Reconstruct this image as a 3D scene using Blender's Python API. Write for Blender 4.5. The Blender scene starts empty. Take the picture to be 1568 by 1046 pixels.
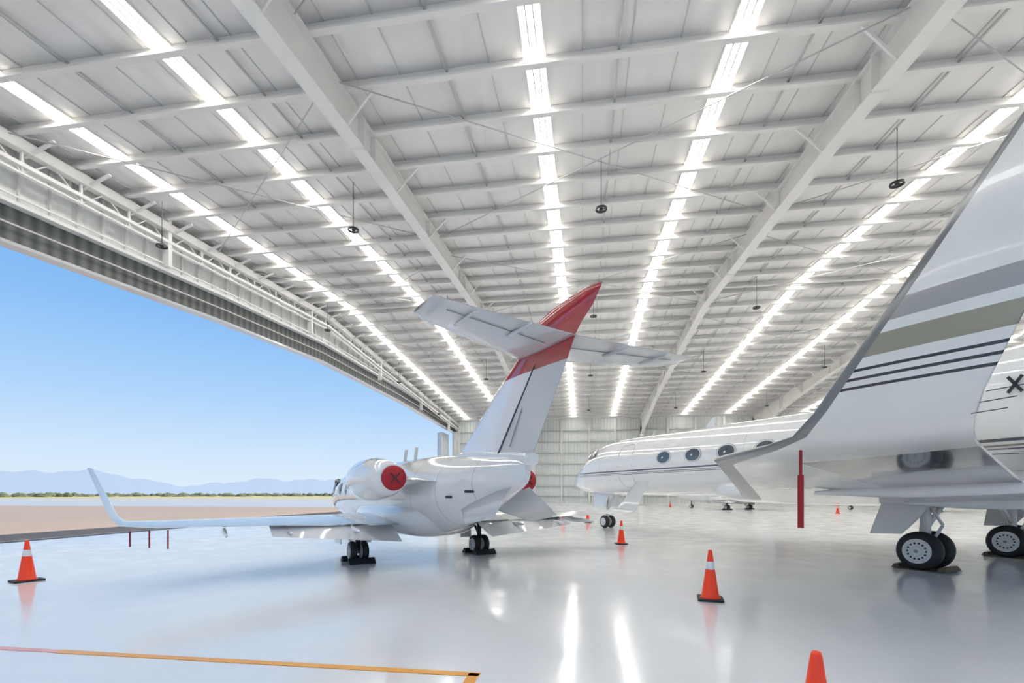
import bpy, bmesh, math, random
from mathutils import Vector, Matrix
random.seed(7)
S=bpy.context.scene
COL=S.collection
TH=math.radians(8.38); CT=math.cos(TH); ST=math.sin(TH)
def site(l,d):            # survey layout (offset right / distance along the sight line) -> hangar X,Y
    return (l*CT-d*ST, l*ST+d*CT)

# ------------------------------------------------------------------ materials
def mat(name,col,rough=.5,metal=0,coat=0,emit=None,es=0,ior=1.5):
    m=bpy.data.materials.new(name); m.use_nodes=True
    b=m.node_tree.nodes['Principled BSDF']
    b.inputs['Base Color'].default_value=(*col,1)
    b.inputs['Roughness'].default_value=rough
    b.inputs['Metallic'].default_value=metal
    b.inputs['Coat Weight'].default_value=coat
    b.inputs['Coat Roughness'].default_value=.04
    b.inputs['IOR'].default_value=ior
    if emit: 
        b.inputs['Emission Color'].default_value=(*emit,1); b.inputs['Emission Strength'].default_value=es
    return m
def nd(m,t,**k):
    n=m.node_tree.nodes.new(t)
    for a,v in k.items(): setattr(n,a,v)
    return n
def lk(m,a,b): m.node_tree.links.new(a,b)
def bs(m): return m.node_tree.nodes['Principled BSDF']
def math_(m,op,a,b=None,c=None):
    n=nd(m,'ShaderNodeMath',operation=op)
    for i,v in enumerate((a,b,c)):
        if v is None: continue
        if hasattr(v,'links'): lk(m,v,n.inputs[i])
        else: n.inputs[i].default_value=v
    return n.outputs[0]
def mixc(m,f,a,b):
    n=nd(m,'ShaderNodeMix',data_type='RGBA')
    if hasattr(f,'links'): lk(m,f,n.inputs[0])
    else: n.inputs[0].default_value=f
    for i,v in ((6,a),(7,b)):
        if hasattr(v,'links'): lk(m,v,n.inputs[i])
        else: n.inputs[i].default_value=(*v,1)
    return n.outputs[2]
def noise(m,scale,detail=3,coord='Object',vec=None):
    tc=nd(m,'ShaderNodeTexCoord'); n=nd(m,'ShaderNodeTexNoise')
    n.inputs['Scale'].default_value=scale; n.inputs['Detail'].default_value=detail
    if vec:
        mp=nd(m,'ShaderNodeMapping'); mp.inputs['Scale'].default_value=vec
        lk(m,tc.outputs[coord],mp.inputs[0]); lk(m,mp.outputs[0],n.inputs[0])
    else: lk(m,tc.outputs[coord],n.inputs[0])
    return n.outputs['Fac']
def vary(m,col,amt,scale,vec=None,dark=.8):
    f=noise(m,scale,4,vec=vec)
    f2=math_(m,'MULTIPLY',f,amt)
    c=mixc(m,f2,col,tuple(x*dark for x in col)); lk(m,c,bs(m).inputs['Base Color']); return c
def sep(m):
    tc=nd(m,'ShaderNodeTexCoord'); s=nd(m,'ShaderNodeSeparateXYZ'); lk(m,tc.outputs['Object'],s.inputs[0]); return s.outputs
def stripes(m,base,lst,axis=2,start=None):
    o=sep(m)[axis]; c=start if start is not None else base
    for lo,hi,colr in lst:
        f=math_(m,'MULTIPLY',math_(m,'GREATER_THAN',o,lo),math_(m,'LESS_THAN',o,hi))
        c=mixc(m,f,c,colr)
    lk(m,c,bs(m).inputs['Base Color']); return c
def bump(m,h,st,dist=.02):
    b=nd(m,'ShaderNodeBump'); b.inputs['Strength'].default_value=st; b.inputs['Distance'].default_value=dist
    lk(m,h,b.inputs['Height']); lk(m,b.outputs[0],bs(m).inputs['Normal'])
def corrugate(m,axis,period,st=.6,dist=.03):
    o=sep(m)[axis]
    s=math_(m,'SINE',math_(m,'MULTIPLY',o,2*math.pi/period)); bump(m,s,st,dist)

M_floor=mat('epoxy_floor',(.84,.86,.87),.1,ior=2.1)
c=vary(M_floor,(.88,.885,.885),.5,.35,dark=.93)
n1=noise(M_floor,1.2,4); mr=nd(M_floor,'ShaderNodeMapRange'); mr.inputs['From Min'].default_value=.3; mr.inputs['From Max'].default_value=.7; mr.inputs['To Min'].default_value=.09; mr.inputs['To Max'].default_value=.20
lk(M_floor,n1,mr.inputs['Value']); lk(M_floor,mr.outputs[0],bs(M_floor).inputs['Roughness'])
bump(M_floor,noise(M_floor,1.7,3),.24,.014)
M_line=mat('orange_line_paint',(.93,.40,.04),.25); M_liner=mat('red_line_paint',(.85,.40,.34),.25)
M_dark=mat('dark_rubber_seal',(.06,.06,.06),.6)
M_roof=mat('roof_sheet',(.86,.855,.84),.55); vary(M_roof,(.90,.885,.86),.6,.5,vec=(1,.15,1),dark=.88); corrugate(M_roof,0,.61,.35,.03)
M_rib=mat('roof_seam',(.66,.65,.63),.5)
M_steel=mat('white_painted_steel',(.86,.85,.82),.45); vary(M_steel,(.88,.865,.83),.5,2,dark=.92)
M_pur=mat('purlin_paint',(.84,.83,.80),.45); vary(M_pur,(.86,.845,.81),.5,1.2,dark=.9)
M_sky=mat('translucent_skylight',(.9,.92,.95),.5,emit=(1,.965,.91),es=7.2)
M_wall=mat('wall_panel',(.80,.83,.80),.5); corrugate(M_wall,0,.4,.6,.04)
M_wally=mat('wall_panel_side',(.80,.82,.80),.5); corrugate(M_wally,1,.4,.6,.04)
M_girt=mat('girt_paint',(.52,.55,.53),.5)
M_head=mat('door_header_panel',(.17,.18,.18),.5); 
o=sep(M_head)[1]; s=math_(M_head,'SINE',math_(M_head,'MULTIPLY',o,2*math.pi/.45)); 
lk(M_head,mixc(M_head,math_(M_head,'MULTIPLY_ADD',s,.5,.5),(.08,.09,.09),(.18,.19,.18)),bs(M_head).inputs['Base Color'])  # shading of the corrugation put into the colour as dark and paler bands
M_rod=mat('painted_rod',(.58,.58,.56),.4)
M_cabl=mat('dark_cable',(.05,.05,.05),.5)
M_white=mat('white_gloss_paint',(.84,.84,.84),.08,coat=1,ior=1.7); vary(M_white,(.84,.84,.835),.3,.8,dark=.95)
M_lj=mat('light_jet_fuselage_paint',(.84,.84,.84),.08,coat=1,ior=1.8)
stripes(M_lj,(.82,.82,.815),[(x,x+.012,(.45,.45,.45)) for x in(-3.3,-2.25,-1.3,.9,3.4,6.3)],axis=0)
M_grey=mat('light_grey_paint',(.64,.66,.67),.16,coat=.6)
M_chrome=mat('polished_metal',(.66,.67,.69),.14,1.0); 
M_lemet=mat('polished_leading_edge',(.24,.25,.26),.28,.75)
M_red=mat('red_cover_fabric',(.42,.012,.022),.6)
M_black=mat('black_rubber',(.018,.018,.02),.55)
M_blk=mat('black_paint',(.03,.03,.035),.4)
M_pline=mat('panel_joint_sealant',(.30,.31,.32),.5)
M_hub=mat('wheel_hub_paint',(.82,.82,.80),.35)
M_glass=mat('cabin_window_glass',(.10,.12,.14),.12,coat=.6)
M_orange=mat('cone_orange_glow',(.93,.055,.012),.4,emit=(.9,.06,.01),es=.06)  # orange plastic with a faint glow of its own added
M_cwhite=mat('cone_reflective_band',(.85,.85,.85),.35)
M_wood=mat('chock_wood',(.16,.12,.07),.7)
M_flag=mat('red_flag_fabric',(.36,.012,.02),.7)

# ------------------------------------------------------------------ mesh builder
class MB:
    def __init__(s): s.v=[];s.f=[];s.m=[];s.s=[];s.mats=[]
    def mi(s,m):
        if m not in s.mats: s.mats.append(m)
        return s.mats.index(m)
    def face(s,idx,m,sm=False): s.f.append(idx);s.m.append(s.mi(m));s.s.append(sm)
    def box(s,c,d,m,rz=0):
        b=len(s.v); cz,sz=math.cos(rz),math.sin(rz)
        for x in(-.5,.5):
            for y in(-.5,.5):
                for z in(-.5,.5):
                    X=x*d[0];Y=y*d[1]; s.v.append((c[0]+X*cz-Y*sz,c[1]+X*sz+Y*cz,c[2]+z*d[2]))
        for q in((0,1,3,2),(4,6,7,5),(0,4,5,1),(2,3,7,6),(0,2,6,4),(1,5,7,3)): s.face([b+i for i in q],m)
    def beam(s,p,q,w,h,m,up=(0,0,1)):
        p=Vector(p);q=Vector(q);d=(q-p).normalized(); u=Vector(up)
        if abs(d.dot(u))>.95: u=Vector((0,1,0))
        r=d.cross(u).normalized(); u=r.cross(d).normalized(); b=len(s.v)
        for e in(p,q):
            for a,c in((-1,-1),(1,-1),(1,1),(-1,1)): s.v.append(tuple(e+r*a*w/2+u*c*h/2))
        for q4 in((0,1,2,3),(7,6,5,4),(0,4,5,1),(1,5,6,2),(2,6,7,3),(3,7,4,0)): s.face([b+i for i in q4],m)
    def loft(s,rings,m,caps=(True,True),smooth=True,fm=None,closed=True):
        b=len(s.v); n=len(rings[0])
        for r in rings: s.v.extend([tuple(p) for p in r])
        for i in range(len(rings)-1):
            for j in range(n if closed else n-1):
                k=(j+1)%n
                mm=fm(i,j) if fm else m
                s.face([b+i*n+j,b+i*n+k,b+(i+1)*n+k,b+(i+1)*n+j],mm,smooth)
        if caps[0]: s.face([b+j for j in range(n)],m if not fm else fm(0,n//2+1))
        if caps[1]: s.face([b+(len(rings)-1)*n+j for j in range(n)],m if not fm else fm(len(rings)-2,n//2+1))
    def tube(s,p,q,r,m,n=8,r2=None):
        p=Vector(p);q=Vector(q);d=(q-p).normalized();u=Vector((0,0,1)) if abs(d.z)<.9 else Vector((1,0,0))
        a=d.cross(u).normalized();b=a.cross(d); r2=r if r2 is None else r2
        s.loft([[e+a*math.cos(t)*R+b*math.sin(t)*R for t in [2*math.pi*i/n for i in range(n)]] for e,R in((p,r),(q,r2))],m)
    def rev(s,c,axis,prof,m,n=32,caps=(True,True),fm=None,smooth=True,sq=1):
        # prof: list of (along, radius)
        rings=[]
        for a,R in prof:
            ring=[]
            for i in range(n):
                t=2*math.pi*i/n; C=math.cos(t)*R; D=math.sin(t)*R
                if axis==0: p=(c[0]+a,c[1]+C,c[2]+D*sq)
                elif axis==1: p=(c[0]+C,c[1]+a,c[2]+D)
                else: p=(c[0]+C,c[1]+D,c[2]+a)
                ring.append(p)
            rings.append(ring)
        s.loft(rings,m,caps,smooth,fm)
    def poly_prism(s,pts,off,m):   # pts closed polygon, extrude by off
        b=len(s.v);n=len(pts);o=Vector(off)
        s.v.extend([tuple(p) for p in pts]); s.v.extend([tuple(Vector(p)+o) for p in pts])
        s.face(list(range(b,b+n)),m); s.face([b+n+i for i in range(n)][::-1],m)
        for i in range(n): k=(i+1)%n; s.face([b+i,b+k,b+n+k,b+n+i],m)
    def obj(s,name,parent=None,autosmooth=True):
        me=bpy.data.meshes.new(name); me.from_pydata(s.v,[],s.f)
        for m in s.mats: me.materials.append(m)
        for i,p in enumerate(me.polygons): p.material_index=s.m[i]; p.use_smooth=s.s[i]
        bm=bmesh.new();bm.from_mesh(me);bmesh.ops.recalc_face_normals(bm,faces=bm.faces)
        bm.to_mesh(me);bm.free();me.update()
        o=bpy.data.objects.new(name,me);COL.objects.link(o)
        if parent: o.parent=parent
        return o
def empty(name,loc=(0,0,0),rz=0):
    e=bpy.data.objects.new(name,None);COL.objects.link(e);e.location=loc;e.rotation_euler=(0,0,rz);return e
def catmull(secs,k=4):
    out=[];n=len(secs)
    for i in range(n-1):
        p0=secs[max(i-1,0)];p1=secs[i];p2=secs[i+1];p3=secs[min(i+2,n-1)]
        for j in range(k):
            t=j/k
            out.append(tuple(.5*((2*b)+(-a+c)*t+(2*a-5*b+4*c-d)*t*t+(-a+3*b-3*c+d)*t**3) for a,b,c,d in zip(p0,p1,p2,p3)))
    out.append(secs[-1]);return out
def hull(mb,secs,m,n=40,k=5,e=2.0,yc=0):
    rings=[]
    for x,zc,hw,hh in catmull(secs,k):
        ring=[]
        for i in range(n):
            t=2*math.pi*i/n;c_,s_=math.cos(t),math.sin(t)
            ring.append((x,yc+math.copysign(abs(c_)**(2/e),c_)*max(hw,.005),zc+math.copysign(abs(s_)**(2/e),s_)*max(hh,.005)))
        rings.append(ring)
    mb.loft(rings,m)
def foil(mb,secs,m,mle=None,mlow=None,nle=3,M=12,side=1,k=1):
    # secs: (LE,TE,thickness ratio,normal)
    rings=[]
    for LE,TE,t,N in secs:
        LE=Vector(LE);TE=Vector(TE);N=Vector(N).normalized();LE.y*=side;TE.y*=side;N.y*=side
        ch=(TE-LE); L=ch.length
        up=[];lo=[]
        for i in range(M+1):
            x=.5*(1-math.cos(math.pi*i/M))
            yt=5*t*(.2969*math.sqrt(x)-.126*x-.3516*x*x+.2843*x**3-.1036*x**4)
            up.append(LE+ch*x+N*yt*L*1.1); lo.append(LE+ch*x-N*yt*L*.9)
        rings.append(up[::-1]+lo[1:-1])    # TE..LE upper, then lower
    def fm(i,j):
        # j index around ; LE located at j=M
        if mle and abs(j+.5-M)<nle: return mle
        if mlow and j>=M: return mlow
        return m
    mb.loft(rings,m,(True,True),True,fm)
def wheel(mb,c,R,w,side=1,holes=10):
    # axis y
    mb.rev(c,1,[(-w/2,.60*R),(-w/2,.80*R),(-.42*w,.92*R),(-.25*w,.985*R),(0,R),(.25*w,.985*R),(.42*w,.92*R),(w/2,.80*R),(w/2,.60*R)],M_black,36,(True,True))
    for sd in(1,-1):
        y=c[1]+sd*w/2
        mb.rev((c[0],y,c[2]),1,[(-.005*sd,.63*R),(.014*sd,.63*R),(.016*sd,.55*R),(.006*sd,.52*R),(.008*sd,.26*R),(.03*sd,.23*R),(.035*sd,.15*R),(.035*sd,.01*R)],M_hub,32,(False,True),smooth=False)
        for i in range(holes):
            t=2*math.pi*i/holes
            cx=c[0]+math.cos(t)*.40*R;cz=c[2]+math.sin(t)*.40*R
            mb.tube((cx,y-.02*sd,cz),(cx,y+.010*sd,cz),.052*R,M_blk,8)
        mb.tube((c[0],y,c[2]),(c[0],y+.04*sd,c[2]),.09*R,M_pline,12)
# ------------------------------------------------------------------ hangar shell
XL=-17.7; XR=49.0; Y0=-4.0; Y1=66.0; RY=31.0; RZ=14.2; SL=.07
def rz(y): return RZ-SL*abs(y-RY)
mb=MB(); mb.box(((XL+XR)/2,(Y0+Y1)/2,-.1),(XR-XL,Y1-Y0,.2),M_floor); mb.obj('floor')
# ceiling sheets
mb=MB()
mb.poly_prism([(XL-1,Y0-1,rz(Y0-1)),(XL-1,RY,RZ),(XL-1,Y1+1,rz(Y1+1)),(XL-1,Y1+1,rz(Y1+1)+.15),(XL-1,RY,RZ+.15),(XL-1,Y0-1,rz(Y0-1)+.15)],(XR-XL+2,0,0),M_roof)
# standing ribs between sheets
x=XL+.6
while x<XR:
    mb.beam((x,Y0,rz(Y0)-.01),(x,RY,RZ-.01),.025,.04,M_rib); mb.beam((x,RY,RZ-.01),(x,Y1,rz(Y1)-.01),.025,.04,M_rib); x+=1.22
mb.obj('ceiling')
# skylights
strips=[-15.6,-10.5,-1.25,3.85,12.7,18.0,26.9,32.2,41,46.3]
for i,x in enumerate(strips):
    mb=MB()
    for a,b in((Y0+1,RY-.12),(RY+.12,Y1-1)):
        for q in(-.18,0,.18):
            mb.beam((x+q,a,rz(a)-.02),(x+q,b,rz(b)-.02),.14,.02,M_sky)
        for q in(-.28,-.09,.09,.28): mb.beam((x+q,a,rz(a)-.03),(x+q,b,rz(b)-.03),.04,.06,M_steel)
    mb.obj('window_%d'%(i+1))
# purlins
frames=[-6.6,7.45,21.4,35.4]
mb=MB(); PY=[]
y=RY-.45
while y>Y0+.5: PY.append(y); y-=1.8
y=RY+.45
while y<Y1-.5: PY.append(y); y+=1.8
for y in PY:
    z=rz(y)
    mb.box(((XL+XR)/2,y,z-.16),(XR-XL-.2,.03,.30),M_pur)
    mb.box(((XL+XR)/2,y-.07,z-.31),(XR-XL-.2,.17,.03),M_pur)
    mb.box(((XL+XR)/2,y-.148,z-.285),(XR-XL-.2,.015,.06),M_pur)
fr=empty('roof_framing'); mb.obj('purlins',fr)
# rigid frames
def fdepth(y):
    a=abs(y-RY)
    return .78+ (max(0,a-8)/26)**2.6*1.7
mb=MB()
for X in frames:
    ys=[Y0+.3+i*(Y1-Y0-.6)/56 for i in range(57)]
    for a,b in zip(ys[:-1],ys[1:]):
        za,zb=rz(a)-.33,rz(b)-.33; da,db=fdepth(a),fdepth(b)
        mb.poly_prism([(X-.015,a,za),(X-.015,b,zb),(X-.015,b,zb-db),(X-.015,a,za-da)],(.03,0,0),M_steel)
        mb.beam((X,a,za-da),(X,b,zb-db),.42,.03,M_steel); mb.beam((X,a,za),(X,b,zb),.36,.03,M_steel)
    for i,y in enumerate(PY):       # flange braces + stiffeners
        z=rz(y)-.33;d=fdepth(y)
        if i%2==0:
            for sx in(-1,1): mb.beam((X+sx*.12,y,z-d+.05),(X+sx*(.75+.2*d),y,z+.05),.06,.06,M_steel)
        if i%3==0: mb.box((X,y,z-d/2),(.34,.02,d),M_steel)
    # bolted splice plates on the lower flange
    for yy in(13.5,26,44,56):
        mb.box((X,yy,rz(yy)-.33-fdepth(yy)/2),(.42,.05,fdepth(yy)+.12),M_steel)
    # knee column at far and near walls
    for yy,sg in((Y1-.5,-1),(Y0+.5,1)):
        zt=rz(yy)-.4
        mb.poly_prism([(X-.015,yy,0),(X-.015,yy,zt),(X-.015,yy+sg*1.9,zt-1.2),(X-.015,yy+sg*.7,0)],(.03,0,0),M_steel)
        mb.beam((X,yy+sg*1.8,zt-2.0),(X,yy+sg*.7,0),.42,.03,M_steel,up=(0,1,0)); mb.beam((X,yy,zt),(X,yy,0),.42,.03,M_steel)
mb.obj('rigid_frames',fr)
# longitudinal sag angles and bracing rods
mb=MB()
for x in(-13.2,-8.9,-3.6,.9,5.6,9.8,15.3,19.8,24.3,29.5):
    for a,b in((Y0+1,RY),(RY,Y1-1)):
        mb.beam((x,a,rz(a)-.12),(x,b,rz(b)-.12),.05,.05,M_rod)
for X0,X1 in zip([XL]+frames,frames+[XR]):
    for ya in(1,12,23,34,45,56):
        yb=ya+9
        mb.tube((X0+.2,ya,rz(ya)-.45),(X1-.2,yb,rz(yb)-.45),.018,M_rod,6)
        mb.tube((X1-.2,ya,rz(ya)-.47),(X0+.2,yb,rz(yb)-.47),.018,M_rod,6)
mb.obj('bracing_rods',fr)
# far wall with girts and columns
mb=MB(); ze=rz(Y1)
mb.box(((XL+XR)/2,Y1+.1,ze/2),(XR-XL+1,.15,ze),M_wall)
mb.obj('wall_back')
mb=MB()
for z in(1.2,2.6,4.1,5.6,7.1,8.6,10.1): mb.box(((XL+XR)/2,Y1-.1,z),(XR-XL,.2,.12),M_girt)
for x in(-17.2,-14.2,-10.4,-2.9,.8,4.2,11,14.5,18,25,28,32,40,45): mb.box((x,Y1-.15,ze/2),(.24,.25,ze-.3),M_steel)
mb.box(((XL+XR)/2,Y1-.05,.15),(XR-XL,.1,.3),M_steel)
mb.obj('trim_1')
mb=MB(); mb.box((XR+.1,(Y0+Y1)/2,5.6),(.15,Y1-Y0,11.2),M_wally)
for z in(1.2,3,5,7,9): mb.box((XR-.05,(Y0+Y1)/2,z),(.2,Y1-Y0,.08),M_steel)
mb.obj('wall_right')
# unseen near wall: header and piers, door left open to let light in
mb=MB(); mb.box(((XL+XR)/2,Y0-.1,10.8),(XR-XL,.15,1.8),M_wall)
for x in(XL+.6,14,XR-.6): mb.box((x,Y0-.1,5),(1.2,.2,10),M_wall)
mb.obj('wall_front')
# left (door) wall header, follows the roof pitch
hp=[(Y0,8.7),(12.4,9.3),(21.6,10.05),(31,10.6),(45,10.55),(60,10.15),(Y1,10.0)]
mb=MB()
for (a,za),(b,zb) in zip(hp[:-1],hp[1:]):
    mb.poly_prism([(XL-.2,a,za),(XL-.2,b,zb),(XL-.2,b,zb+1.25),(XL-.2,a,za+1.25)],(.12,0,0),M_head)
    mb.poly_prism([(XL-.2,a,za+1.25),(XL-.2,b,zb+1.25),(XL-.2,b,rz(b)-.02),(XL-.2,a,rz(a)-.02)],(.12,0,0),M_wally)
mb.obj('wall_left')
mb=MB()
for (a,za),(b,zb) in zip(hp[:-1],hp[1:]):
    mb.beam((XL-.1,a,za),(XL-.1,b,zb),.45,.10,M_grey)
    mb.beam((XL+.05,a,za+1.25),(XL+.05,b,zb+1.25),.35,.12,M_steel)
    mb.beam((XL+.25,a,za+1.45),(XL+.25,b,zb+1.45),.06,.05,M_steel)
    mb.beam((XL+.05,a,za+.62),(XL+.05,b,zb+.62),.05,.05,M_rod)
for off,w,h in((-.55,.3,.34),(-1.15,.22,.12),(-1.4,.12,.06)):
    mb.beam((XL+.35,Y0,rz(Y0)+off),(XL+.35,RY,RZ+off),w,h,M_steel); mb.beam((XL+.35,RY,RZ+off),(XL+.35,Y1,rz(Y1)+off),w,h,M_steel)
def hz(y):
    for (a,za),(b,zb) in zip(hp[:-1],hp[1:]):
        if a<=y<=b: return za+(zb-za)*(y-a)/(b-a)
    return 10
y=Y0+.5
i=0
while y<Y1-1:
    mb.beam((XL+.35,y,rz(y)-1.4),(XL+.35,y,rz(y)-.3),.07,.07,M_steel)
    if y+1.8<Y1-1: mb.beam((XL+.35,y,rz(y)-1.38),(XL+.35,y+.9,rz(y+.9)-.6),.035,.035,M_steel); mb.beam((XL+.35,y+.9,rz(y+.9)-.6),(XL+.35,y+1.8,rz(y+1.8)-1.38),.035,.035,M_steel)
    mb.beam((XL+.2,y+.2,rz(y)-.75),(XL+1.3,y+.2,rz(y)-.36),.1,.06,M_steel)
    mb.box((XL+.0,y+.9,rz(y+.9)-.25),(.1,.5,.3),M_blk)  # black blocks put in for the dark gaps along the roof edge
    for q in(.15,1.05): mb.beam((XL+.02,y+q,hz(y+q)+1.3),(XL+.02,y+q,rz(y+q)-.3),.06,.06,M_rib)
    if i%6==0: mb.box((XL+.3,y,rz(y)-1.2),(.3,.18,2.0),M_steel)
    y+=1.8;i+=1
mb.obj('trim_2')
# corner post and parked door leaves
mb=MB()
for k in range(4):
    mb.box((XL-.9-.25*k,Y1-2.2+.3*k,4.9),(.14,3.2,9.8),M_wally); mb.box((XL-.9-.25*k,Y1-3.85+.3*k,4.9),(.2,.12,9.8),M_steel)
mb.obj('door_1')
mb=MB()
for k in range(3): mb.box((XL-.9-.25*k,4.0+.3*k,4.3),(.14,15.5,8.6),M_wally)
mb.box((XL-.9,11.8,4.3),(.2,.1,8.6),M_red)
mb.obj('door_2')
mb=MB(); mb.box((XL+.1,Y1-.5,5.1),(.5,.5,10.2),M_steel); mb.obj('trim_4')
mb=MB(); mb.box((XL-.05,(Y0+Y1)/2,.003),(.22,Y1-Y0,.012),M_dark); mb.box((XL-.45,(Y0+Y1)/2,.003),(.06,Y1-Y0,.012),M_rod); mb.obj('trim_3')
# floor marking
mb=MB(); mb.box((-2.9,3.93,.003),(4.1,.085,.006),M_line); mb.box((-11.3,3.93,.003),(12.7,.075,.006),M_liner); mb.box((-.9,.5,.003),(.09,6.9,.006),M_line); mb.obj('floor_marking')

# pendant fixtures
def pendant(x,y):
    e=empty('pendant_ceiling_fixture',(x,y,rz(y)-2.05))
    mb=MB(); mb.tube((0,0,.05),(0,0,1.75),.012,M_cabl,6)
    mb.rev((0,0,0),2,[(-.03,.20),(.03,.20),(.03,.15),(-.03,.15),(-.03,.20)],M_blk,24,(False,False)); mb.rev((0,0,0),2,[(-.05,.05),(.0,.07),(.08,.03)],M_blk,12)
    for a in range(3):
        t=a*2.094; mb.beam((0,0,0),(math.cos(t)*.17,math.sin(t)*.17,0),.02,.02,M_blk)
    mb.obj('lamp_ring',e)
for yy in(16.6,28.9,41,53):
    for xx in(-16.2,-8.3,.6,9.65,18.7,27.8): pendant(xx,yy)

# ------------------------------------------------------------------ business jets
def light_jet(loc,ang,tagged=True):
    E=empty('business_jet',(*loc,0),ang)
    mb=MB()
    hull(mb,[(8.6,1.25,.02,.02),(8.35,1.26,.2,.17),(7.6,1.31,.42,.38),(6.6,1.40,.62,.60),(5.4,1.47,.8,.8),(4.2,1.5,.86,.86),(2,1.5,.86,.86),(0,1.48,.86,.87),(-1,1.48,.84,.86),(-2,1.54,.72,.74),(-3,1.67,.50,.55),(-3.8,1.79,.30,.37),(-4.25,1.86,.15,.25),(-4.42,1.88,.05,.16)],M_lj)
    hull(mb,[(3.6,1.0,.1,.1),(3.0,.98,.75,.38),(1.5,.95,1.0,.42),(0,.95,1.02,.42),(-1.2,1.02,.85,.42),(-2.2,1.25,.3,.2)],M_white,e=2.4)
    hull(mb,[(-1.2,2.25,.02,.02),(-2,2.24,.1,.1),(-3,2.2,.13,.14),(-4.6,2.06,.08,.1)],M_white,n=16)
    mb.obj('fuselage',E)
    mb=MB()
    for sd in(1,-1):
        foil(mb,[((2.3,.5,.86),(-.9,.5,.86),.12,(0,0,1)),((1.3,2.0,.90),(-.95,2.0,.9),.11,(0,0,1)),((-.35,5.2,.99),(-1.45,5.2,.99),.1,(0,0,1)),((-.62,5.5,1.02),(-1.52,5.5,1.02),.09,(0,-.4,1)),((-.85,5.6,1.14),(-1.6,5.6,1.14),.08,(0,-1,.3)),((-1.35,5.83,1.88),(-1.78,5.83,1.88),.07,(0,-1,.2))],M_grey,M_chrome,side=sd,nle=2.5)
        # lowered flap and tracks
        foil(mb,[((-.8,1.05,.84),(-1.5,1.05,.55),.12,(.3,0,1)),((-.9,3.4,.9),(-1.4,3.4,.75),.12,(.3,0,1))],M_white,side=sd)
        for w in(1.9,3.1,4.1): hull(mb,[(-.2,.84,.02,.02),(-.6,.82,.05,.07),(-1.35,.80,.03,.04),(-1.5,.8,.01,.01)],M_white,n=10,yc=sd*w)
    mb.obj('wings',E)
    # engines
    mb=MB()
    for sd in(1,-1):
        c=(-1.22,sd*1.48,1.80)
        prof=[(1.0,.30),(1.03,.335),(1.0,.37),(.8,.415),(.4,.44),(-.1,.43),(-.6,.35),(-1.0,.25)]
        def fm(i,j): return M_chrome if i<3 else M_white
        mb.rev(c,0,prof,M_white,36,(False,True),fm,sq=1.0)
        mb.rev(c,0,[(1.0,.30),(.7,.28),(.5,.27)],M_grey,36,(False,True))
        mb.rev(c,0,[(.95,.02),(.93,.305)],M_red,24,(True,True))
        mb.rev(c,0,[(-.98,.235),(-1.04,.23),(-1.065,.21),(-1.075,.01)],M_red,28,(False,True))
        for a in(.785,-.785):
            p=Vector((0,math.cos(a)*.13,math.sin(a)*.13))
            q=Vector((c[0]-1.08,c[1],c[2])); mb.beam(q-p,q+p,.02,.018,M_blk,up=(1,0,0))
        foil(mb,[((-.2,.5,1.75),(-2.4,.45,1.75),.12,(0,0,1)),((-.4,1.15,1.79),(-1.9,1.15,1.79),.12,(0,0,1))],M_white,side=sd)
    mb.obj('engines',E)
    # fin
    Mf=mat('tail_fin_livery',(.8,.8,.82),.08,coat=1,ior=1.7)
    so=sep(Mf); zb=math_(Mf,'MULTIPLY_ADD',so[0],.02,so[2])
    f=math_(Mf,'GREATER_THAN',zb,3.36)
    # thin red leading-edge sweep
    le=math_(Mf,'ADD',math_(Mf,'MULTIPLY_ADD',so[2],1.43,so[0]),-1.14)  # distance ahead of a line parallel to the LE
    f2=math_(Mf,'MULTIPLY',math_(Mf,'GREATER_THAN',le,.06),math_(Mf,'GREATER_THAN',so[2],2.85))
    ff=math_(Mf,'MAXIMUM',f,f2)
    # greyer rudder aft of the hinge
    rd=math_(Mf,'GREATER_THAN',math_(Mf,'MULTIPLY_ADD',math_(Mf,'SUBTRACT',so[2],2.2),-.818,math_(Mf,'MULTIPLY',math_(Mf,'ADD',so[0],3.62),-1)),0)
    basec=mixc(Mf,rd,(.82,.82,.88),(.62,.63,.65))
    lk(Mf,mixc(Mf,ff,basec,(.42,.015,.025)),bs(Mf).inputs['Base Color'])
    mb=MB()
    foil(mb,[((-1.6,0,2.05),(-4.5,0,2.0),.075,(0,1,0)),((-1.95,0,2.25),(-4.62,0,2.22),.075,(0,1,0)),((-3.42,0,3.3),(-5.37,0,3.37),.08,(0,1,0)),((-4.1,0,3.72),(-5.6,0,3.77),.09,(0,1,0)),((-4.25,0,3.9),(-5.75,0,3.92),.10,(0,1,0)),((-4.52,0,4.12),(-5.95,0,4.06),.1,(0,1,0)),((-4.95,0,4.25),(-6.05,0,4.18),.1,(0,1,0)),((-5.45,0,4.32),(-6.12,0,4.26),.1,(0,1,0)),((-5.85,0,4.34),(-6.15,0,4.31),.1,(0,1,0))],Mf,side=1,M=16)
    for sd in(1,-1):     # rudder gap and trim tab
        mb.beam((-3.62,sd*.092,2.2),(-4.7,sd*.064,3.52),.025,.012,M_blk,up=(0,1,0))
        mb.beam((-4.0,sd*.085,2.3),(-4.35,sd*.074,2.9),.014,.012,M_pline,up=(0,1,0))
    mb.obj('tail_fin',E)
    mb=MB()
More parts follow.
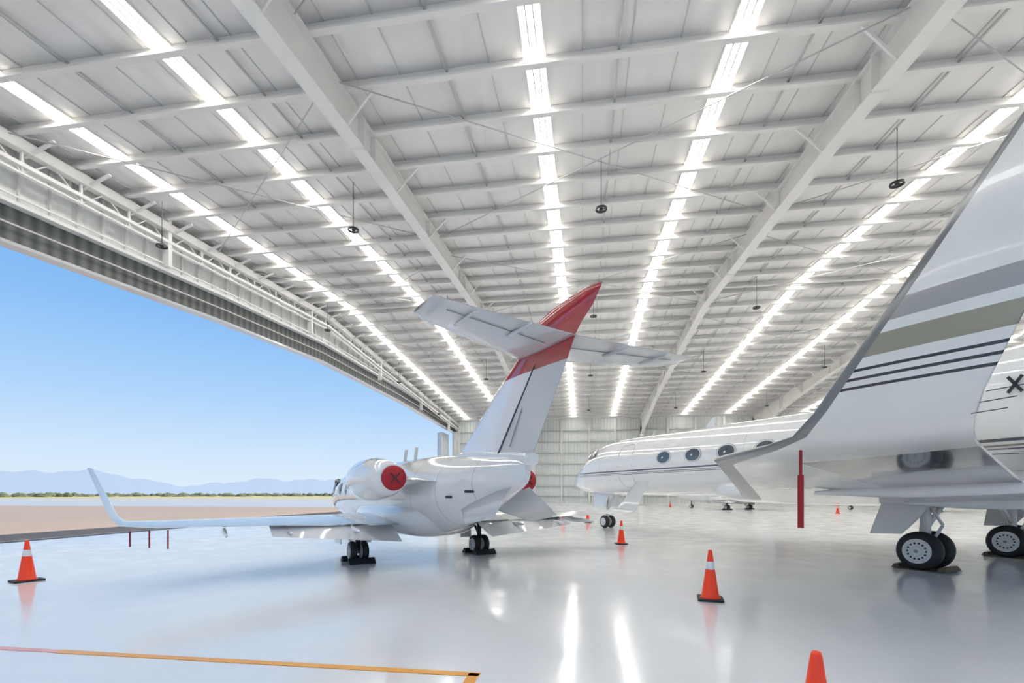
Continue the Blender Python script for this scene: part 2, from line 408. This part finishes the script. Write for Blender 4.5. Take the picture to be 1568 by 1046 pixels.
    for sd in(1,-1):
        foil(mb,[((-4.12,0.0,3.76),(-5.62,0.0,3.76),.10,(0,0,1)),((-4.2,.12,3.76),(-5.62,.12,3.76),.10,(0,0,1)),((-5.1,2.1,3.72),(-5.85,2.1,3.72),.09,(0,0,1)),((-5.28,2.28,3.72),(-5.88,2.28,3.72),.07,(0,0,1))],M_grey,M_chrome,side=sd,nle=2)
        mb.beam((-5.2,sd*.25,3.707),(-5.62,sd*2.0,3.692),.012,.008,M_pline)
        for w in(.9,1.7): hull(mb,[(-5.2,3.69,.01,.01),(-5.35,3.68,.025,.035),(-5.8,3.69,.01,.01)],M_grey,n=8,yc=sd*w)
        # ventral delta fins
        foil(mb,[((-2.6,.30,1.25),(-4.2,.18,1.62),.05,(0,.6,.8)),((-3.5,.68,1.0),(-4.4,.62,1.15),.05,(0,.6,.8))],M_grey,side=sd)
    mb.obj('tailplane',E)
    # landing gear
    mb=MB()
    for sd in(1,-1):
        y=sd*1.53
        mb.tube((0,y,.9),(0,y,.25),.055,M_blk,12); mb.tube((0,y,.5),(0,y,.22),.04,M_chrome,12)
        mb.tube((0,y,.45),(.35,y,.85),.03,M_blk,8); mb.tube((-.02,y,.75),(-.02,sd*.9,.9),.03,M_blk,8)
        mb.tube((0,y-.2,.23),(0,y+.2,.23),.04,M_blk,10)
        for o in(-.13,.13): wheel(mb,(0,y+o,.235),.235,.13,holes=8)
        mb.box((-.0,sd*1.95,.62),(.5,.02,.36),M_white); mb.box((.3,sd*1.3,.55),(.02,.3,.3),M_white)
        mb.poly_prism([(.22,y-.28,0),(.42,y-.28,0),(.30,y-.28,.12),(.24,y-.28,.12)],(0,.56,0),M_black)
        mb.poly_prism([(-.22,y-.28,0),(-.42,y-.28,0),(-.30,y-.28,.12),(-.24,y-.28,.12)],(0,.56,0),M_black)
    mb.tube((6.3,0,1.0),(6.3,0,.2),.05,M_blk,10)
    for o in(-.1,.1): wheel(mb,(6.3,o,.19),.19,.1,holes=6)
    mb.obj('landing_gear',E)
    mb=MB()
    for sx in(.9,.2): 
        mb.beam((sx,.12,2.3),(sx-.12,.12,2.62),.08,.012,M_grey,up=(1,0,0)) 
    for sd in(1,-1):
        for k in range(6):
            s=1.6+k*.75
            for R,m in((.17,M_chrome),(.14,M_glass)):
                rr=[]
                for i in range(20):
                    t=2*math.pi*i/20; zz=1.68+math.sin(t)*R*1.2
                    yy=math.sqrt(max(.01,.86**2-(zz-1.5)**2))+(.006 if m is M_chrome else .012)
                    rr.append((s+math.cos(t)*R*.8,sd*yy,zz))
                b=len(mb.v);mb.v.extend(rr);mb.face(list(range(b,b+20)),m)
        mb.poly_prism([(7.0,sd*.42,1.72),(6.5,sd*.58,1.78),(6.0,sd*.68,1.95),(6.4,sd*.45,2.02),(6.9,sd*.2,1.9)],(0,0,.03),M_glass)
    if tagged:
        for w,wd,L in((4.9,.055,.30),(5.14,.035,.27),(5.38,.02,.24)):
            mb.box((-1.42,w,.93-L/2),(wd,.02,L),M_flag)
    for z,x in((1.45,-2.7),(1.55,-3.3)): mb.tube((x,.40,z),(x,.66-.05*abs(x+2.7)*3,z),.025,M_blk,10)
    mb.obj('fittings',E)
    return E

M_gul=mat('jet_fuselage_livery',(.84,.84,.83),.08,coat=1,ior=1.7)
c0=stripes(M_gul,(.86,.86,.85),[(x,x+.012,(.5,.5,.5)) for x in(14.0,11.7,4.8,-.6,-4)],axis=0)
stripes(M_gul,(.86,.86,.85),[(2.395,2.445,(.025,.03,.07)),(2.32,2.35,(.25,.23,.19)),(2.275,2.295,(.025,.03,.07))],start=c0)
M_wgl=mat('winglet_livery',(.80,.795,.75),.22,coat=.35)
stripes(M_wgl,(.82,.81,.76),[(2.47,2.495,(.04,.04,.045)),(2.545,2.57,(.04,.04,.045)),(2.62,2.645,(.04,.04,.045)),(2.73,2.90,(.33,.31,.235)),(2.985,3.14,(.38,.38,.36))])
M_low=mat('wing_underside_paint',(.76,.75,.72),.14,coat=.6)
oo=sep(M_low)
f=math_(M_low,'MULTIPLY',math_(M_low,'LESS_THAN',math_(M_low,'ADD',oo[0],math_(M_low,'MULTIPLY',oo[1],.1)),-.3),math_(M_low,'LESS_THAN',math_(M_low,'ABSOLUTE',oo[1]),7.9))
lk(M_low,math_(M_low,'MULTIPLY',f,.9),bs(M_low).inputs['Metallic'])
lk(M_low,mixc(M_low,f,(.84,.83,.79),(.50,.50,.49)),bs(M_low).inputs['Base Color'])
bump(M_low,noise(M_low,1.3,2),.3,.04)
def large_jet(loc,ang):
    E=empty('business_jet',(*loc,0),ang)
    mb=MB()
    hull(mb,[(15.0,2.0,.02,.02),(14.85,2.02,.22,.17),(14.2,2.17,.6,.5),(13.6,2.30,.84,.72),(12.9,2.46,1.03,.97),(12.2,2.58,1.13,1.12),(11,2.64,1.18,1.18),(8,2.65,1.18,1.18),(4,2.65,1.18,1.18),(0,2.65,1.18,1.18),(-3,2.67,1.17,1.17),(-6,2.85,.95,1.0),(-9,3.2,.45,.6),(-10.5,3.4,.1,.18)],M_gul,n=48)
    hull(mb,[(6.8,1.7,.2,.15),(5.8,1.66,.95,.36),(4,1.62,1.35,.40),(0,1.62,1.45,.40),(-2.5,1.66,1.3,.38),(-4.5,1.85,.4,.2)],M_white,e=2.6)
    mb.obj('fuselage',E)
    mb=MB()
    for sd in(1,-1):
        foil(mb,[((5.2,.8,1.53),(-1.7,.8,1.45),.085,(0,0,1)),((3.2,3.4,1.56),(-2.0,3.4,1.42),.08,(0,0,1)),((.2,7.9,2.0),(-2.8,7.9,1.95),.07,(0,0,1)),((-.45,8.3,2.02),(-2.9,8.3,1.98),.065,(0,0,1)),((-1.05,8.58,2.05),(-2.98,8.58,2.03),.06,(0,-.25,1)),((-1.55,8.78,2.12),(-3.05,8.78,2.1),.06,(0,-.7,.7)),((-1.85,8.9,2.32),(-3.15,8.9,2.32),.06,(0,-1,.2)),((-3.55,9.35,4.12),(-4.1,9.35,4.15),.06,(0,-1,.15))],M_wgl,M_lemet,M_low,side=sd,nle=3.2,M=14)
    o=mb.obj('wings',E)
    # outer winglet faces carry the livery
    me=o.data; 
    iw=mb.mats.index(M_wgl)
    for p in me.polygons:
        if p.center.z>2.18 and p.material_index==mb.mats.index(M_low): p.material_index=iw
    mb=MB()
    for sd in(1,-1):
        for w in(3.2,5.4): hull(mb,[(.2,1.42+.07*(w-3.2)-.05,.03,.03),(-1.2,1.36+.09*(w-3.2),.1,.11),(-2.6,1.38+.1*(w-3.2),.06,.07),(-3.1,1.40+.1*(w-3.2),.01,.01)],M_white,n=14,yc=sd*w)
        for k,xx in enumerate((-3.05,-3.1,-3.14)): mb.tube((xx,sd*8.85,2.14+.08*k),(xx-.22,sd*8.87,2.15+.08*k),.004,M_blk,5)
        c=(-3,sd*2.15,3.15)
        mb.rev(c,0,[(2.35,.66),(2.42,.73),(2.35,.80),(2.0,.90),(1.0,.97),(-.5,.95),(-2.0,.75),(-2.6,.6)],M_gul,40,(False,True),(lambda i,j:M_chrome if i<2 else M_gul))
        mb.rev(c,0,[(2.35,.66),(1.7,.6)],M_grey,40,(False,True))
        foil(mb,[((-1.2,1.0,3.1),(-5.4,1.0,3.1),.1,(0,0,1)),((-1.6,1.6,3.1),(-4.8,1.6,3.1),.1,(0,0,1))],M_white,side=sd)
        for a in(-1,1): mb.beam((-1.60-.085*a,sd*3.12,3.27-.13),(-1.60+.085*a,sd*3.12,3.27+.13),.045,.012,M_blk,up=(0,1,0))
    mb.obj('engines',E)
    mb=MB()
    foil(mb,[((-5,0,3.5),(-9.6,0,3.6),.1,(0,1,0)),((-8.6,0,6.8),(-10.9,0,6.8),.1,(0,1,0))],M_wgl)
    for sd in(1,-1): foil(mb,[((-8.4,0,6.8),(-10.8,0,6.8),.1,(0,0,1)),((-10.4,4.4,6.8),(-11.6,4.4,6.8),.09,(0,0,1))],M_white,M_chrome,side=sd)
    mb.obj('tail_assembly',E)
    mb=MB()
    for sd in(1,-1):
        y=sd*2.08
        mb.tube((0,y,1.5),(0,y,.4),.09,M_hub,14); mb.tube((0,y,.9),(0,y,.38),.06,M_chrome,12)
        mb.tube((0,y,.8),(.0,sd*1.2,1.4),.05,M_hub,10); mb.tube((-.1,y,.55),(-.28,y,.9),.03,M_hub,8); mb.tube((-.28,y,.9),(-.08,y,1.25),.03,M_hub,8)
        mb.tube((.06,y,1.4),(.1,y,.5),.015,M_black,6); mb.tube((0,y-.33,.385),(0,y+.33,.385),.06,M_hub,12)
        for o in(-.23,.23): wheel(mb,(0,y+o,.385),.385,.23,holes=14)
        mb.poly_prism([(.55,sd*2.5,1.36),(-.3,sd*2.5,1.36),(-.05,sd*2.62,.95),(.15,sd*2.66,.72),(.70,sd*2.66,.70)],(0,.03*sd,0),M_white)
        mb.box((.0,y,.010),(.78,.7,.018),M_wood)
        for q in(-1,1): mb.poly_prism([(q*.3,y-.3,0.015),(q*.46,y-.3,.015),(q*.40,y-.3,.10),(q*.34,y-.3,.10)],(0,.6,0),M_wood)
    x=12.6
    mb.tube((x,0,1.6),(x,0,.28),.07,M_hub,12); mb.tube((x,0,.8),(x-.5,0,1.5),.04,M_hub,8); mb.tube((x,-.22,.28),(x,.22,.28),.05,M_hub,8)
    for o in(-.17,.17): wheel(mb,(x,o,.28),.28,.17,holes=8)
    for sd in(1,-1): mb.poly_prism([(x+.6,sd*.3,1.55),(x-.5,sd*.3,1.5),(x-.3,sd*.42,.95),(x+.4,sd*.42,.98)],(0,.025*sd,0),M_white)
    mb.obj('landing_gear',E)
    mb=MB()
    def skin(x,z,off): # left-side point on the hull barrel
        return math.sqrt(max(.01,1.18**2-(z-2.65)**2))+off
    for sd in(1,-1):
        for s in(8.02,6.7,5.4,4.1,2.8,1.5):
            for R,m,o_ in((.36,M_pline,.006),(.34,M_white,.010),(.30,M_glass,.014)):
                rr=[]
                for i in range(28):
                    t=2*math.pi*i/28; zz=2.82+math.sin(t)*R*.68; rr.append((s+math.cos(t)*R,sd*skin(s,zz,o_),zz))
                b=len(mb.v);mb.v.extend(rr);mb.face(list(range(b,b+28)),m)
    # entry door outline
    pts=[(10.1+.42*math.copysign(abs(math.cos(t))**.4,math.cos(t)),2.62+.85*math.copysign(abs(math.sin(t))**.4,math.sin(t))) for t in [2*math.pi*i/32 for i in range(32)]]
    for i in range(32):
        a=pts[i];b_=pts[(i+1)%32]; mb.beam((a[0],skin(0,a[1],.003),a[1]),(b_[0],skin(0,b_[1],.003),b_[1]),.02,.012,M_pline)
    # flight deck glazing
    for sd in(1,-1):
        mb.poly_prism([(13.05,sd*.72,3.12),(12.75,sd*.93,3.10),(12.2,sd*1.03,3.12),(12.2,sd*.86,3.42),(12.7,sd*.72,3.38)],(0,.03*sd,.02),M_glass)
        mb.poly_prism([(13.12,sd*.66,3.10),(13.32,sd*.05,3.08),(12.98,sd*.05,3.42),(12.8,sd*.6,3.40)],(.0,0,.03),M_glass)
    mb.poly_prism([(7.2,0,3.82),(6.8,0,3.82),(6.75,0,4.15),(6.9,0,4.15)],(0,.02,0),M_white)
    mb.poly_prism([(9.9,-.02,3.8),(9.7,-.02,3.8),(9.65,-.02,4.0)],(0,.02,0),M_white)
    # remove-before-flight flag below the left wing tip
    mb.box((-1.5,8.55,1.86),(.025,.02,.34),M_flag); mb.box((-1.5,8.55,1.42),(.065,.012,.58),M_flag)
    mb.obj('fittings',E)
    return E
light_jet(site(-2.13,11.55),math.radians(131.1))
large_jet(site(10.1,10.6),math.radians(125.7))
light_jet(site(22.5,48),math.radians(122),False)
light_jet(site(36,42),math.radians(122),False)

# ------------------------------------------------------------------ traffic cones
def cone(l,d):
    x,y=site(l,d); e=empty('traffic_cone',(x,y,0),random.uniform(-.5,.5))
    mb=MB()
    mb.poly_prism([(sx*.17+cx,sy*.17+cy,0) for sx,sy,cx,cy in((-1,-1,0,-.01),(-1,-1,.03,-.03),(1,-1,-.03,-.03),(1,-1,0,0),(1,1,0,0),(1,1,-.03,.03),(-1,1,.03,.03),(-1,1,0,0))],(0,0,.03),M_black)
    prof=[(.03,.145),(.045,.13),(.06,.118),(.43,.064),(.435,.0645),(.545,.048),(.55,.0465),(.69,.027),(.71,.02),(.71,.012)]
    def fm(i,j): return M_cwhite if i in(4,) else M_orange
    mb.rev((0,0,0),2,prof,M_orange,28,(True,True),fm)
    mb.obj('cone_body',e)
for l,d in((2.83,6.9),(-8.38,8.35),(3.3,14.6),(2.54,24.1),(1.53,2.43),(19,58),(25.6,38),(4.0,25.5),(12.9,52)): cone(l,d)

# ------------------------------------------------------------------ outside
M_gr=mat('desert_ground',(.3,.25,.2),.9)
o=sep(M_gr)
def step(v,e,w):
    n=nd(M_gr,'ShaderNodeMapRange'); n.inputs['From Min'].default_value=e-w;n.inputs['From Max'].default_value=e+w; lk(M_gr,v,n.inputs['Value']);return n.outputs[0]
nz=noise(M_gr,.03,5); yy=math_(M_gr,'ADD',o[1],math_(M_gr,'MULTIPLY',math_(M_gr,'SUBTRACT',nz,.5),24))
asp=mixc(M_gr,noise(M_gr,.25,5),(.33,.25,.185),(.26,.20,.15))
c=mixc(M_gr,step(o[1],Y0-1,.2),(.62,.61,.58),asp)      # pale unseen ramp in front, added to bounce light inside; asphalt beside
c=mixc(M_gr,step(o[1],56,1),c,(.30,.32,.33))
c=mixc(M_gr,step(o[1],92,1),c,(.36,.33,.27))
c=mixc(M_gr,step(o[1],110,1),c,(.30,.32,.33))
c=mixc(M_gr,step(yy,150,6),c,mixc(M_gr,noise(M_gr,.02,4),(.50,.39,.19),(.30,.28,.12)))
lk(M_gr,c,bs(M_gr).inputs['Base Color'])
mb=MB(); b=0
mb.v=[(-12000,-12000,-.06),(12000,-12000,-.06),(12000,12000,-.06),(-12000,12000,-.06)]; mb.face([0,1,2,3],M_gr); mb.obj('desert_ground')
M_bush=mat('desert_shrub_foliage',(.15,.17,.07),.9); vary(M_bush,(.17,.185,.085),.8,.3,dark=.6)
mb=MB()
for i in range(480):
    ang=random.uniform(math.radians(96),math.radians(150)); R=random.uniform(400,640)
    x=R*math.cos(ang);y=R*math.sin(ang); big=1.9 if ang<math.radians(118) else .9
    h=random.uniform(1.0,3.2)*big; w=random.uniform(4,10)*big
    rings=[]
    for k in range(5):
        ph=k/4*math.pi/2; rr=w*math.cos(ph)*.5+.05
        rings.append([(x+rr*math.cos(t)*random.uniform(.8,1.15),y+rr*math.sin(t)*random.uniform(.8,1.15),-.1+h*math.sin(ph)*random.uniform(.85,1.1)) for t in [2*math.pi*j/9 for j in range(9)]])
    mb.loft(rings,M_bush,(False,True),False)
mb.obj('desert_shrubs')
M_mt=mat('mountain_haze_glow',(.03,.035,.04),1,emit=(.37,.47,.63),es=.66)  # dark rock; the bluish distance haze is put in as emission
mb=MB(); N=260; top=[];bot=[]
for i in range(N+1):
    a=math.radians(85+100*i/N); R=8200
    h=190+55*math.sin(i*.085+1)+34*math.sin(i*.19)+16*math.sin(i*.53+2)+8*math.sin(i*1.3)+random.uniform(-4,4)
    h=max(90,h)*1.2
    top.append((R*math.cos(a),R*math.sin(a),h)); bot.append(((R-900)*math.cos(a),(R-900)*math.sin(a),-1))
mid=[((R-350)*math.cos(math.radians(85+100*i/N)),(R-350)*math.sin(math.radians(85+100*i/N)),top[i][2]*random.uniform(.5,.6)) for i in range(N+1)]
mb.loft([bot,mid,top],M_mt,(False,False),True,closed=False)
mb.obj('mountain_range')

# ------------------------------------------------------------------ light
w=bpy.data.worlds.new('World');S.world=w;w.use_nodes=True;nt=w.node_tree
tc=nt.nodes.new('ShaderNodeTexCoord');sx=nt.nodes.new('ShaderNodeSeparateXYZ');rp=nt.nodes.new('ShaderNodeValToRGB')
nt.links.new(tc.outputs['Generated'],sx.inputs[0]);nt.links.new(sx.outputs[2],rp.inputs[0])
def s2l(c): return tuple(((v/255+.055)/1.055)**2.4 for v in c)
cr=rp.color_ramp
cr.elements[0].position=0;cr.elements[0].color=(*s2l((214,229,241)),1)
cr.elements[1].position=1;cr.elements[1].color=(*s2l((70,125,205)),1)
for p,cc in((.07,(200,221,242)),(.17,(168,204,241)),(.30,(132,183,236)),(.45,(108,164,229))):
    e=cr.elements.new(p);e.color=(*s2l(cc),1)
nt.links.new(rp.outputs[0],nt.nodes['Background'].inputs[0]);nt.nodes['Background'].inputs[1].default_value=.60
sl=bpy.data.lights.new('sun','SUN');sl.energy=3.3;sl.angle=.01;sl.color=(1,.96,.9);so=bpy.data.objects.new('sun',sl);COL.objects.link(so)
so.rotation_euler=Vector((-.25,-.45,-1)).to_track_quat('-Z','Y').to_euler()
so.location=(0,0,40)

cam=bpy.data.cameras.new('camera');co=bpy.data.objects.new('camera',cam);COL.objects.link(co)
co.location=(0,0,1.5);co.rotation_euler=(math.radians(90),0,TH)
cam.sensor_width=36;cam.lens=36*740/1568;cam.shift_y=234/1568;cam.clip_end=30000;cam.clip_start=.05
S.camera=co
S.view_settings.view_transform='Standard'
S.view_settings.exposure=.88
